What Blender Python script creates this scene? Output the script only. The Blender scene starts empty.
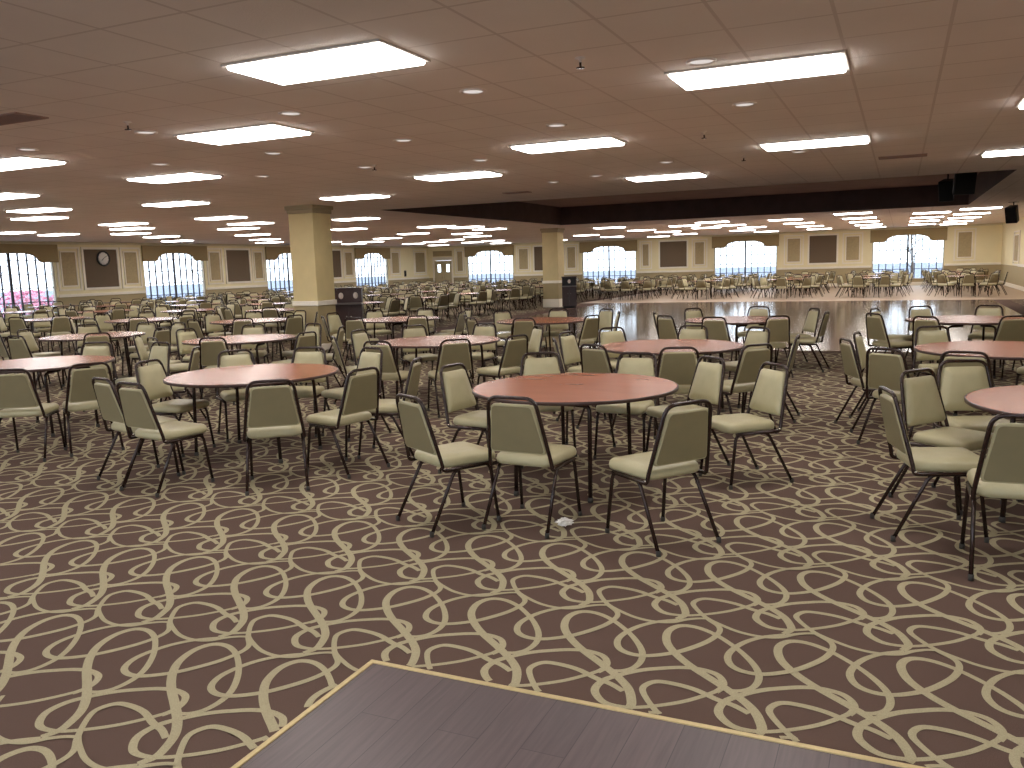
import bpy, bmesh, math, random
from mathutils import Vector, Matrix, Euler
random.seed(11)
PI = math.pi
C = bpy.context.scene.collection
SC = bpy.context.scene

# ------------------------------------------------------------------ camera
H = 1.67                      # eye height
ZC = 3.02                     # ceiling height
ROT = Matrix(((0.91096, -0.01988, 0.41202), (0.41155, 0.13893, -0.90073), (-0.03933, 0.99010, 0.13474)))
P = Vector((512., 384.)); F = 849.46
def _cam():
    v1 = Vector((901., 253.4)); v2 = Vector((-1364., 321.4))
    ray = lambda p: Vector(((p.x - P.x) / F, -(p.y - P.y) / F, -1.0)).normalized()
    y = ray(v1); x = -ray(v2); x = (x - y * x.dot(y)).normalized(); z = x.cross(y)
    return Matrix((x, y, z))
ROT = _cam()
cam_d = bpy.data.cameras.new('camera'); cam = bpy.data.objects.new('camera', cam_d); C.objects.link(cam)
cam_d.sensor_width = 36.0; cam_d.lens = F / 1024 * 36.0; cam_d.clip_end = 400; cam_d.clip_start = .05
cam.matrix_world = Matrix.Translation((0, 0, H)) @ ROT.to_4x4()
SC.camera = cam
ROTI = ROT.transposed()
def proj(p):
    c = ROTI @ (Vector(p) - Vector((0, 0, H)))
    if c.z > -.2: return None
    return (P.x + F * c.x / -c.z, P.y - F * c.y / -c.z, -c.z)
def seen(p, m=40):
    q = proj(p)
    return q is not None and -m < q[0] < 1024 + m and -m < q[1] < 768 + m

# ------------------------------------------------------------------ materials
def s2l(c):
    return tuple((v / 12.92 if v <= .04045 else ((v + .055) / 1.055) ** 2.4) for v in [x / 255 for x in c]) + (1,)
def mat(name, rgb, rough=.6, metal=0., lin=False, noise=0., nscale=30., bump=0., bscale=200., spec=.5, coat=0.):
    m = bpy.data.materials.new(name); m.use_nodes = True
    nt = m.node_tree; b = nt.nodes['Principled BSDF']
    col = rgb if lin else s2l(rgb)
    col = tuple(col[:3]) + (1,)
    b.inputs['Base Color'].default_value = col
    b.inputs['Roughness'].default_value = rough; b.inputs['Metallic'].default_value = metal
    b.inputs['Specular IOR Level'].default_value = spec
    if coat: b.inputs['Coat Weight'].default_value = coat; b.inputs['Coat Roughness'].default_value = .12
    tc = nt.nodes.new('ShaderNodeTexCoord')
    if noise:
        n = nt.nodes.new('ShaderNodeTexNoise'); n.inputs['Scale'].default_value = nscale; n.inputs['Detail'].default_value = 4
        nt.links.new(tc.outputs['Object'], n.inputs['Vector'])
        r = nt.nodes.new('ShaderNodeValToRGB')
        r.color_ramp.elements[0].position = .3; r.color_ramp.elements[1].position = .7
        r.color_ramp.elements[0].color = tuple(v * (1 - noise) for v in col[:3]) + (1,)
        r.color_ramp.elements[1].color = tuple(min(1, v * (1 + noise)) for v in col[:3]) + (1,)
        nt.links.new(n.outputs['Fac'], r.inputs['Fac']); nt.links.new(r.outputs['Color'], b.inputs['Base Color'])
    if bump:
        n2 = nt.nodes.new('ShaderNodeTexNoise'); n2.inputs['Scale'].default_value = bscale; n2.inputs['Detail'].default_value = 3
        nt.links.new(tc.outputs['Object'], n2.inputs['Vector'])
        bp = nt.nodes.new('ShaderNodeBump'); bp.inputs['Strength'].default_value = bump; bp.inputs['Distance'].default_value = .01
        nt.links.new(n2.outputs['Fac'], bp.inputs['Height']); nt.links.new(bp.outputs['Normal'], b.inputs['Normal'])
    return m
M = {}
M['carpet'] = mat('carpet_brown', (98, 79, 71), .95, noise=.16, nscale=260, bump=.5, bscale=500, spec=.1)
M['scroll'] = mat('carpet_scroll', (173, 163, 134), .95, noise=.14, nscale=240, bump=.5, bscale=500, spec=.1)
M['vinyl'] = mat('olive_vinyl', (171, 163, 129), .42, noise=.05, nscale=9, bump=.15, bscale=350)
M['vinyl_shaded'] = mat('olive_vinyl_shaded', (127, 117, 87), .5, noise=.05, nscale=9, bump=.15, bscale=350)  # seat vinyl darkened: the backrest's shadow side is put into the colour
M['metal'] = mat('brown_enamel_tube', (46, 30, 26), .24, .25, noise=.12, nscale=25, spec=.5)
M['rubber'] = mat('foot_cap', (58, 54, 50), .7)
M['rivet'] = mat('chrome_bolt', (200, 196, 188), .2, 1.)
M['edge'] = mat('table_edge_band', (58, 36, 30), .4)
M['white'] = mat('white_trim', (240, 232, 216), .5, noise=.03, nscale=5)
M['cream'] = mat('cream_moulding', (218, 208, 176), .5, noise=.03, nscale=5)
M['field'] = mat('olive_panel_field', (172, 154, 116), .7, noise=.1, nscale=14)
M['dark_field'] = mat('brown_fabric_panel', (108, 92, 74), .9, noise=.08, nscale=60)
M['valance'] = mat('olive_valance_fabric', (158, 138, 100), .9, noise=.08, nscale=30)
M['mullion'] = mat('dark_window_bar', (52, 52, 60), .5)
M['frame_grey'] = mat('window_frame_paint', (190, 184, 170), .5)
M['black'] = mat('black_plastic', (20, 20, 23), .45, noise=.1, nscale=40)
M['grille'] = mat('black_grille', (12, 12, 14), .8, bump=.6, bscale=400)
M['wood_dark'] = mat('dark_maroon_laminate', (62, 40, 38), .35, noise=.15, nscale=6)
M['tray'] = mat('grey_laminate', (112, 104, 104), .35, noise=.06, nscale=20)
M['paper'] = mat('white_paper', (238, 234, 228), .8, bump=.3, bscale=60)
M['brass'] = mat('brass_strip', (192, 172, 126), .45, .35, noise=.08, nscale=40)
M['fascia'] = mat('shaded_brown_fascia', (86, 68, 64), .8, noise=.15, nscale=3)  # dark tone paints in the shade on the recess faces
M['recess'] = mat('recess_brown_shade', (156, 130, 120), .9, noise=.08, nscale=2)  # darker than the ceiling tile: the recess's lack of light is painted in
M['lightframe'] = mat('light_trim', (214, 208, 200), .5)
M['disc'] = mat('white_disc', (228, 216, 206), .5)
M['door'] = mat('beige_door_paint', (186, 172, 138), .5, noise=.04, nscale=4)
M['bark'] = mat('grey_bark', (84, 74, 66), .9, noise=.2, nscale=14)
M['pink'] = mat('pink_blossom', (232, 160, 184), .8, noise=.35, nscale=16)
M['leafgreen'] = mat('shrub_green', (92, 112, 72), .8, noise=.3, nscale=14)
M['ground'] = mat('outdoor_ground', (108, 116, 132), .9, noise=.1, nscale=.6)

M['beige'] = mat('beige_far_floor', (172, 152, 130), .5, noise=.06, nscale=3)
def ceiling_mat():
    m = bpy.data.materials.new('ceiling_tile'); m.use_nodes = True; nt = m.node_tree; b = nt.nodes['Principled BSDF']
    N = nt.nodes.new; L = nt.links.new
    geo = N('ShaderNodeNewGeometry'); sep = N('ShaderNodeSeparateXYZ'); L(geo.outputs['Position'], sep.inputs[0])
    def line(sock, pitch, off, w):
        a = N('ShaderNodeMath'); a.operation = 'ADD'; a.inputs[1].default_value = off + 610; L(sock, a.inputs[0])
        d = N('ShaderNodeMath'); d.operation = 'DIVIDE'; d.inputs[1].default_value = pitch; L(a.outputs[0], d.inputs[0])
        f = N('ShaderNodeMath'); f.operation = 'FRACT'; L(d.outputs[0], f.inputs[0])
        s = N('ShaderNodeMath'); s.operation = 'SUBTRACT'; s.inputs[1].default_value = .5; L(f.outputs[0], s.inputs[0])
        ab = N('ShaderNodeMath'); ab.operation = 'ABSOLUTE'; L(s.outputs[0], ab.inputs[0])
        g = N('ShaderNodeMath'); g.operation = 'GREATER_THAN'; g.inputs[1].default_value = .5 - w / pitch / 2; L(ab.outputs[0], g.inputs[0])
        return g.outputs[0]
    gx = line(sep.outputs['X'], .61, .38, .022); gy = line(sep.outputs['Y'], .61, .125, .022)
    mx = N('ShaderNodeMath'); mx.operation = 'MAXIMUM'; L(gx, mx.inputs[0]); L(gy, mx.inputs[1])
    n = N('ShaderNodeTexNoise'); n.inputs['Scale'].default_value = .9; n.inputs['Detail'].default_value = 5; L(geo.outputs['Position'], n.inputs['Vector'])
    r = N('ShaderNodeValToRGB'); r.color_ramp.elements[0].position = .3; r.color_ramp.elements[1].position = .75
    r.color_ramp.elements[0].color = (.80, .725, .67, 1); r.color_ramp.elements[1].color = (.88, .80, .74, 1)
    L(n.outputs['Fac'], r.inputs['Fac'])
    mix = N('ShaderNodeMix'); mix.data_type = 'RGBA'
    L(mx.outputs[0], mix.inputs['Factor']); L(r.outputs['Color'], mix.inputs['A']); mix.inputs['B'].default_value = (.69, .605, .55, 1)
    L(mix.outputs['Result'], b.inputs['Base Color'])
    n2 = N('ShaderNodeTexNoise'); n2.inputs['Scale'].default_value = 120; L(geo.outputs['Position'], n2.inputs['Vector'])
    bp = N('ShaderNodeBump'); bp.inputs['Strength'].default_value = .25; bp.inputs['Distance'].default_value = .01
    L(n2.outputs['Fac'], bp.inputs['Height']); L(bp.outputs['Normal'], b.inputs['Normal'])
    b.inputs['Roughness'].default_value = .9; b.inputs['Specular IOR Level'].default_value = .2
    return m
M['ceiling'] = ceiling_mat()

def wall_mat():
    m = bpy.data.materials.new('wall_paint'); m.use_nodes = True; nt = m.node_tree; b = nt.nodes['Principled BSDF']
    N = nt.nodes.new; L = nt.links.new
    geo = N('ShaderNodeNewGeometry'); sep = N('ShaderNodeSeparateXYZ'); L(geo.outputs['Position'], sep.inputs[0])
    g = N('ShaderNodeMath'); g.operation = 'GREATER_THAN'; g.inputs[1].default_value = .98; L(sep.outputs['Z'], g.inputs[0])
    n = N('ShaderNodeTexNoise'); n.inputs['Scale'].default_value = 2.5; n.inputs['Detail'].default_value = 5; L(geo.outputs['Position'], n.inputs['Vector'])
    mix = N('ShaderNodeMix'); mix.data_type = 'RGBA'; L(g.outputs[0], mix.inputs['Factor'])
    mix.inputs['A'].default_value = s2l((172, 156, 120)); mix.inputs['B'].default_value = s2l((242, 230, 190))
    mul = N('ShaderNodeMix'); mul.data_type = 'RGBA'; mul.blend_type = 'MULTIPLY'; mul.inputs['Factor'].default_value = 1
    r = N('ShaderNodeValToRGB'); r.color_ramp.elements[0].color = (.92, .92, .9, 1); r.color_ramp.elements[1].color = (1, 1, 1, 1)
    L(n.outputs['Fac'], r.inputs['Fac']); L(mix.outputs['Result'], mul.inputs['A']); L(r.outputs['Color'], mul.inputs['B'])
    L(mul.outputs['Result'], b.inputs['Base Color']); b.inputs['Roughness'].default_value = .75
    return m
M['wall'] = wall_mat()

def plank_mat(name, ca, cb, w, l, rough, axis='Y'):
    m = bpy.data.materials.new(name); m.use_nodes = True; nt = m.node_tree; b = nt.nodes['Principled BSDF']
    N = nt.nodes.new; L = nt.links.new
    geo = N('ShaderNodeNewGeometry'); mp = N('ShaderNodeMapping'); L(geo.outputs['Position'], mp.inputs['Vector'])
    if axis == 'Y': mp.inputs['Rotation'].default_value = (0, 0, PI / 2)
    br = N('ShaderNodeTexBrick'); br.inputs['Scale'].default_value = 1; br.inputs['Brick Width'].default_value = l; br.inputs['Row Height'].default_value = w
    br.inputs['Mortar Size'].default_value = .0018; br.inputs['Mortar Smooth'].default_value = .3; br.inputs['Bias'].default_value = 0
    br.inputs['Color1'].default_value = s2l(ca); br.inputs['Color2'].default_value = s2l(cb); br.inputs['Mortar'].default_value = s2l(tuple(v * .62 for v in ca))
    L(mp.outputs['Vector'], br.inputs['Vector'])
    mp2 = N('ShaderNodeMapping'); mp2.inputs['Scale'].default_value = (40, 2.2, 1) if axis == 'Y' else (2.2, 40, 1); L(geo.outputs['Position'], mp2.inputs['Vector'])
    n = N('ShaderNodeTexNoise'); n.inputs['Scale'].default_value = 1.3; n.inputs['Detail'].default_value = 6; n.inputs['Distortion'].default_value = .6
    L(mp2.outputs['Vector'], n.inputs['Vector'])
    r = N('ShaderNodeValToRGB'); r.color_ramp.elements[0].position = .3; r.color_ramp.elements[1].position = .75
    r.color_ramp.elements[0].color = (.72, .72, .72, 1); r.color_ramp.elements[1].color = (1.12, 1.12, 1.12, 1)
    L(n.outputs['Fac'], r.inputs['Fac'])
    mul = N('ShaderNodeMix'); mul.data_type = 'RGBA'; mul.blend_type = 'MULTIPLY'; mul.inputs['Factor'].default_value = 1
    L(br.outputs['Color'], mul.inputs['A']); L(r.outputs['Color'], mul.inputs['B']); L(mul.outputs['Result'], b.inputs['Base Color'])
    b.inputs['Roughness'].default_value = rough
    return m
M['laminate'] = plank_mat('dark_laminate_planks', (80, 66, 69), (90, 74, 76), .165, 1.25, .4)
M['dance'] = plank_mat('parquet_grey_brown', (124, 100, 90), (134, 110, 99), .2, 1.2, .13, 'X')

def table_mat():
    m = bpy.data.materials.new('table_laminate'); m.use_nodes = True; nt = m.node_tree; b = nt.nodes['Principled BSDF']
    N = nt.nodes.new; L = nt.links.new
    tc = N('ShaderNodeTexCoord'); mp = N('ShaderNodeMapping'); mp.inputs['Scale'].default_value = (.8, 3, 1); L(tc.outputs['Object'], mp.inputs['Vector'])
    n = N('ShaderNodeTexNoise'); n.inputs['Scale'].default_value = 2.2; n.inputs['Detail'].default_value = 3; n.inputs['Distortion'].default_value = .3; L(mp.outputs['Vector'], n.inputs['Vector'])
    r = N('ShaderNodeValToRGB'); r.color_ramp.elements[0].position = .25; r.color_ramp.elements[1].position = .75
    r.color_ramp.elements[0].color = s2l((160, 98, 74)); r.color_ramp.elements[1].color = s2l((170, 108, 82))
    L(n.outputs['Fac'], r.inputs['Fac']); L(r.outputs['Color'], b.inputs['Base Color'])
    b.inputs['Roughness'].default_value = .24; b.inputs['Specular IOR Level'].default_value = .5
    return m
M['table'] = table_mat()

def emis(name, rgb, s):
    m = bpy.data.materials.new(name); m.use_nodes = True; nt = m.node_tree
    nt.nodes.remove(nt.nodes['Principled BSDF'])
    e = nt.nodes.new('ShaderNodeEmission'); e.inputs['Color'].default_value = tuple(rgb) + (1,); e.inputs['Strength'].default_value = s
    nt.links.new(e.outputs[0], nt.nodes['Material Output'].inputs['Surface'])
    return m
M['diffuser'] = emis('fluorescent_diffuser', (1.0, .95, .90), 17.5)
M['lens'] = emis('downlight_lens', (1.0, .9, .84), .75)

def glass_mat():
    m = bpy.data.materials.new('window_glass'); m.use_nodes = True; nt = m.node_tree
    nt.nodes.remove(nt.nodes['Principled BSDF'])
    t = nt.nodes.new('ShaderNodeBsdfTransparent'); t.inputs['Color'].default_value = (.94, .97, 1, 1)
    g = nt.nodes.new('ShaderNodeBsdfGlossy'); g.inputs['Roughness'].default_value = .02
    mx = nt.nodes.new('ShaderNodeMixShader'); mx.inputs[0].default_value = .05
    nt.links.new(t.outputs[0], mx.inputs[1]); nt.links.new(g.outputs[0], mx.inputs[2])
    nt.links.new(mx.outputs[0], nt.nodes['Material Output'].inputs['Surface'])
    return m
M['glass'] = glass_mat()

# ------------------------------------------------------------------ mesh helpers
def add_box(bm, x0, x1, y0, y1, z0, z1, bev=0., mi=0):
    vs = [bm.verts.new((x, y, z)) for x in (x0, x1) for y in (y0, y1) for z in (z0, z1)]
    fs = [(0, 1, 3, 2), (4, 6, 7, 5), (0, 4, 5, 1), (2, 3, 7, 6), (0, 2, 6, 4), (1, 5, 7, 3)]
    faces = [bm.faces.new([vs[i] for i in f]) for f in fs]
    for f in faces: f.material_index = mi
    if bev:
        es = set(e for f in faces for e in f.edges)
        r = bmesh.ops.bevel(bm, geom=list(es), offset=bev, segments=2, affect='EDGES', profile=.5)
        for f in r['faces']: f.material_index = mi
    return vs
def smooth_path(pts, closed=False, n=6):
    pts = [Vector(p) for p in pts]; out = []
    N = len(pts)
    for i in range(N - 1):
        p0 = pts[max(i - 1, 0)]; p1 = pts[i]; p2 = pts[i + 1]; p3 = pts[min(i + 2, N - 1)]
        for k in range(n):
            t = k / n
            out.append(.5 * ((2 * p1) + (-p0 + p2) * t + (2 * p0 - 5 * p1 + 4 * p2 - p3) * t * t + (-p0 + 3 * p1 - 3 * p2 + p3) * t ** 3))
    out.append(pts[-1]); return out
def round_path(pts, rad, n=5):
    """polyline with filleted corners"""
    pts = [Vector(p) for p in pts]; out = [pts[0]]
    for i in range(1, len(pts) - 1):
        a = pts[i - 1] - pts[i]; b = pts[i + 1] - pts[i]
        d = min(rad, a.length * .48, b.length * .48)
        A = pts[i] + a.normalized() * d; B = pts[i] + b.normalized() * d
        for k in range(n + 1):
            t = k / n
            out.append((1 - t) ** 2 * A + 2 * t * (1 - t) * pts[i] + t * t * B)
    out.append(pts[-1]); return out
def add_tube(bm, path, r, sides=8, cap=True, mi=0, r1=None):
    rings = []; n = len(path); up = None
    for i, p in enumerate(path):
        t = (path[min(i + 1, n - 1)] - path[max(i - 1, 0)]).normalized()
        if up is None:
            up = Vector((0, 0, 1)) if abs(t.z) < .9 else Vector((1, 0, 0))
        s = t.cross(up).normalized(); up = s.cross(t).normalized()
        rr = r if r1 is None else r + (r1 - r) * i / (n - 1)
        rings.append([bm.verts.new(p + (s * math.cos(2 * PI * k / sides) + up * math.sin(2 * PI * k / sides)) * rr) for k in range(sides)])
    for a, b in zip(rings, rings[1:]):
        for k in range(sides):
            f = bm.faces.new((a[k], a[(k + 1) % sides], b[(k + 1) % sides], b[k])); f.smooth = True; f.material_index = mi
    if cap:
        f = bm.faces.new(rings[0][::-1]); f.material_index = mi
        f = bm.faces.new(rings[-1]); f.material_index = mi
def add_lathe(bm, prof, n=32, c=(0, 0, 0), mi=0, smooth=True):
    rings = []
    for r, z in prof:
        if r < 1e-6: rings.append([bm.verts.new((c[0], c[1], c[2] + z))])
        else: rings.append([bm.verts.new((c[0] + r * math.cos(2 * PI * k / n), c[1] + r * math.sin(2 * PI * k / n), c[2] + z)) for k in range(n)])
    for a, b in zip(rings, rings[1:]):
        for k in range(n):
            k2 = (k + 1) % n
            if len(a) == 1 and len(b) == 1: continue
            if len(a) == 1: f = bm.faces.new((a[0], b[k2], b[k]))
            elif len(b) == 1: f = bm.faces.new((a[k], a[k2], b[0]))
            else: f = bm.faces.new((a[k], a[k2], b[k2], b[k]))
            f.smooth = smooth; f.material_index = mi
def rounded_outline(corners, rad, n=5):
    N = len(corners); out = []
    for i in range(N):
        p = Vector(corners[i]); a = Vector(corners[i - 1]) - p; b = Vector(corners[(i + 1) % N]) - p
        d = min(rad, a.length * .45, b.length * .45); A = p + a.normalized() * d; B = p + b.normalized() * d
        for k in range(n + 1):
            t = k / n; out.append((1 - t) ** 2 * A + 2 * t * (1 - t) * p + t * t * B)
    return out
def add_pad(bm, outline, layers, top_dome, mtx, mi=0):
    """cushion: layers = [(scale_inset, height)...] from the underside to the crown"""
    c = sum((Vector((p.x, p.y)) for p in outline), Vector((0, 0))) / len(outline)
    rings = []
    for ins, h in layers:
        ring = []
        for p in outline:
            d = Vector((p.x, p.y)) - c; L = d.length; q = c + d * max(0, (L - ins)) / L
            ring.append(bm.verts.new(mtx @ Vector((q.x, q.y, h))))
        rings.append(ring)
    n = len(outline)
    for a, b in zip(rings, rings[1:]):
        for k in range(n):
            f = bm.faces.new((a[k], a[(k + 1) % n], b[(k + 1) % n], b[k])); f.smooth = True; f.material_index = mi
    f = bm.faces.new(rings[0][::-1]); f.material_index = mi
    # crown
    last = rings[-1]; h0 = layers[-1][1]; ins0 = layers[-1][0]
    for s, hh in ((.6, top_dome * .75),):
        ring = []
        for p in outline:
            d = Vector((p.x, p.y)) - c; L = d.length; q = c + d * (L - ins0) / L * s
            ring.append(bm.verts.new(mtx @ Vector((q.x, q.y, h0 + hh))))
        for k in range(n):
            f = bm.faces.new((last[k], last[(k + 1) % n], ring[(k + 1) % n], ring[k])); f.smooth = True; f.material_index = mi
        last = ring
    v = bm.verts.new(mtx @ Vector((c.x, c.y, h0 + top_dome)))
    for k in range(n):
        f = bm.faces.new((last[k], last[(k + 1) % n], v)); f.smooth = True; f.material_index = mi
def mesh(name, bm, mats, recalc=True):
    if recalc: bmesh.ops.recalc_face_normals(bm, faces=bm.faces)
    me = bpy.data.meshes.new(name); bm.to_mesh(me); bm.free()
    for m in (mats if isinstance(mats, (list, tuple)) else [mats]): me.materials.append(m)
    return me
def link(name, me, parent=None, loc=None, rz=0):
    o = bpy.data.objects.new(name, me); C.objects.link(o)
    if parent: o.parent = parent
    if loc is not None: o.location = loc
    if rz: o.rotation_euler = (0, 0, rz)
    return o
def obj(name, bm, mats, parent=None, loc=None, rz=0):
    return link(name, mesh(name, bm, mats), parent, loc, rz)
def tag(o, label, cat, group=None, kind=None):
    n = len(label.split()); 
    if not 4 <= n <= 16: print('LABELLEN', n, label)
    o['label'] = label; o['category'] = cat
    if group: o['group'] = group
    if kind: o['kind'] = kind
    return o
def thing(name, label, cat, loc=(0, 0, 0), rz=0, group=None):
    o = link(name, None, None, loc, rz); return tag(o, label, cat, group)
def struct(name, bm, mats, parent=None, loc=None, rz=0):
    o = obj(name, bm, mats, parent, loc, rz)
    if parent is None: o['kind'] = 'structure'
    return o
def children(o): return list(o.children)
def dup(o, parent=None):
    c = o.copy(); C.objects.link(c)
    if parent: c.parent = parent
    for ch in children(o): dup(ch, c)
    return c
def ordinal(n):
    return ['first', 'second', 'third', 'fourth', 'fifth', 'sixth', 'seventh', 'eighth', 'ninth', 'tenth', 'eleventh', 'twelfth', 'thirteenth', 'fourteenth', 'fifteenth', 'sixteenth'][n]

# ------------------------------------------------------------------ room dimensions
XL, XR, YF, YB = -28.5, 4.6, 49.5, -3.0
DX0, DX1, DY0, DY1 = -11.0, 2.9, 15.9, 33.6       # dance floor
RX0, RX1, RY0, RY1, RZ = -11.0, 1.75, 17.0, 28.6, .62   # ceiling recess
LX0, LY1 = -2.0, 2.86                                # laminate corner by the camera

# ---- floor: carpet with woven scrolls in one mesh
A, AY, B = .481, .007, .905
STROKES = [
 [(-1.047,3.162,.015),(-.997,3.176,.017),(-.958,3.22,.019),(-.947,3.297,.021),(-.969,3.383,.021),(-1.03,3.484,.019),(-1.107,3.574,.018),(-1.20,3.655,.019),(-1.29,3.695,.022),(-1.36,3.68,.028),(-1.392,3.605,.032),(-1.37,3.495,.035),(-1.305,3.395,.036),(-1.215,3.303,.036),(-1.10,3.21,.036),(-1.0,3.125,.036),(-.93,3.045,.036),(-.893,2.965,.035),(-.882,2.91,.032),(-.905,2.855,.022)],
 [(-.605,3.136,.02),(-.589,3.179,.022),(-.594,3.232,.022),(-.634,3.285,.021),(-.71,3.303,.02),(-.78,3.288,.02),(-.847,3.255,.02),(-.92,3.21,.02),(-.987,3.145,.021),(-1.039,3.072,.026),(-1.049,2.991,.028),(-1.013,2.93,.024),(-.962,2.899,.019),(-.883,2.905,.016),(-.797,2.949,.016),(-.707,3.018,.016),(-.644,3.088,.016),(-.606,3.14,.016)],
 [(-.898,3.75,.019),(-.994,3.685,.018),(-1.064,3.591,.02),(-1.098,3.469,.023),(-1.073,3.378,.023),(-1.012,3.336,.021),(-.935,3.342,.021),(-.85,3.397,.022),(-.789,3.464,.024),(-.723,3.572,.022),(-.696,3.671,.019),(-.708,3.739,.018),(-.771,3.805,.017),(-.845,3.903,.017),(-.876,3.975,.019),(-.843,4.038,.02),(-.77,4.047,.02),(-.681,4.03,.02),(-.589,3.985,.021),(-.52,3.962,.02),(-.46,3.925,.018)],
 [(-1.338,3.915,.012),(-1.262,3.812,.015),(-1.168,3.745,.015),(-1.084,3.704,.015),(-.995,3.691,.016),(-.917,3.714,.018),(-.868,3.76,.016),(-.816,3.794,.014),(-.771,3.808,.013)]]
def build_floor():
    verts = []; faces = []; mi = []
    def quad(x0, x1, y0, y1, z=0.):
        i = len(verts); verts.extend([(x0, y0, z), (x1, y0, z), (x1, y1, z), (x0, y1, z)]); faces.append((i, i + 1, i + 2, i + 3)); mi.append(0)
    # carpet everywhere except the laminate by the camera and the dance floor
    quad(XL, LX0, YB, LY1); quad(XL, XR, LY1, DY0); quad(XL, DX0, DY0, DY1); quad(DX1, XR, DY0, DY1); quad(XL, DX0 - 1.2, DY1, YF)
    rib = {}
    for n in (5, 2):
        rib[n] = []
        for si, st in enumerate(STROKES):
            p = smooth_path([(a, b, w) for a, b, w in st], n=n)
            L = []
            for i, q in enumerate(p):
                t = (p[min(i + 1, len(p) - 1)] - p[max(i - 1, 0)]); t.z = 0; t.normalize()
                hw = .72 * min(q.z, .02) + .28 * max(0, q.z - .02); nx, ny = -t.y * hw, t.x * hw
                L.append((q.x + nx, q.y + ny, q.x - nx, q.y - ny))
            rib[n].append(L)
    for j in range(-6, 53):
        for i in range(-62, 14):
            ox = i * A; oy = j * B + i * AY; cx, cy = ox - 1.0, oy + 3.4
            if not (XL + .6 < cx < XR - .6 and .3 < cy < YF - .6): continue
            if DX0 - .7 < cx < DX1 + .7 and DY0 - .7 < cy < DY1 + .7: continue
            if cx > DX0 - 1.9 and cy > DY1 - .7: continue
            if not seen((cx, cy, 0), 130): continue
            n = 5 if cy < 9 and cx > -9 else 2
            near_lam = cx > LX0 - 1 and cy < LY1 + 1.2
            for si, L in enumerate(rib[n]):
                prev = None
                for qi, (ax, ay, bx, by) in enumerate(L):
                    z = .0012 + .0007 * si + .0006 * qi / len(L) + .00008 * ((i + 2 * j) % 2)
                    ax += ox; bx += ox; ay += oy; by += oy
                    if near_lam and max(ax, bx) > LX0 - .022 and min(ay, by) < LY1 + .022: prev = None; continue
                    k = len(verts); verts.append((ax, ay, z)); verts.append((bx, by, z))
                    if prev is not None: faces.append((prev + 1, k + 1, k, prev)); mi.append(1)
                    prev = k
    me = bpy.data.meshes.new('floor'); me.from_pydata(verts, [], faces)
    me.materials.append(M['carpet']); me.materials.append(M['scroll'])
    me.polygons.foreach_set('material_index', mi); me.update()
    bm = bmesh.new(); bm.from_mesh(me)
    for f in bm.faces:
        if f.normal.z < 0: f.normal_flip()
    bm.to_mesh(me); bm.free()
    o = link('floor', me); o['kind'] = 'structure'
build_floor()
bm = bmesh.new(); add_box(bm, LX0, XR, YB, LY1, -.05, .004); struct('floor', bm, M['laminate'])
bm = bmesh.new(); add_box(bm, DX0, DX1, DY0, DY1, -.05, .004); struct('floor', bm, M['dance'])
bm = bmesh.new(); add_box(bm, DX0 - 1.2, XR, DY1, YF, -.05, .002); struct('floor', bm, M['beige'])
bm = bmesh.new(); add_box(bm, LX0 - .022, XR, LY1 - .004, LY1 + .02, -.01, .009, .003); struct('trim_1', bm, M['brass'])
bm = bmesh.new(); add_box(bm, LX0 - .022, LX0 + .002, YB, LY1 - .004, -.01, .009, .003); struct('trim_2', bm, M['brass'])
bm = bmesh.new(); add_box(bm, XL, XR, YB, YF, -.3, -.06); struct('floor', bm, M['tray'])

# ---- ceiling with the raised recess over the dance floor
bm = bmesh.new()
def cq(x0, x1, y0, y1, z, mi=0):
    vs = [bm.verts.new(p) for p in ((x0, y0, z), (x0, y1, z), (x1, y1, z), (x1, y0, z))]
    bm.faces.new(vs).material_index = mi
cq(XL, XR, YB, RY0, ZC); cq(XL, RX0, RY0, RY1, ZC); cq(RX1, XR, RY0, RY1, ZC); cq(XL, XR, RY1, YF, ZC)
def wq(a, b, mi):
    vs = [bm.verts.new(p) for p in ((a[0], a[1], ZC), (b[0], b[1], ZC), (b[0], b[1], ZC + RZ), (a[0], a[1], ZC + RZ))]
    bm.faces.new(vs).material_index = mi
me = mesh('ceiling', bm, [M['ceiling']], recalc=False)
link('ceiling', me)['kind'] = 'structure'
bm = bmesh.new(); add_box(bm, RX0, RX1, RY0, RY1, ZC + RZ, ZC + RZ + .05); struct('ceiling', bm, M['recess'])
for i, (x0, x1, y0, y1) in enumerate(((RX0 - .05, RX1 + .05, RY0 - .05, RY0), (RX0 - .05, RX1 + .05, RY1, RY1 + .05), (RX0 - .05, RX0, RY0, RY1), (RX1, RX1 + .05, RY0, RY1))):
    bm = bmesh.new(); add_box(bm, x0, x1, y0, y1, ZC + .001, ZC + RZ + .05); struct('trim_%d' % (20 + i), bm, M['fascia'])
bm = bmesh.new(); add_box(bm, XL - .3, XR + .3, YB - .3, YF + .3, ZC + RZ + .1, ZC + RZ + .25); struct('ceiling', bm, M['recess'])

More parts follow.
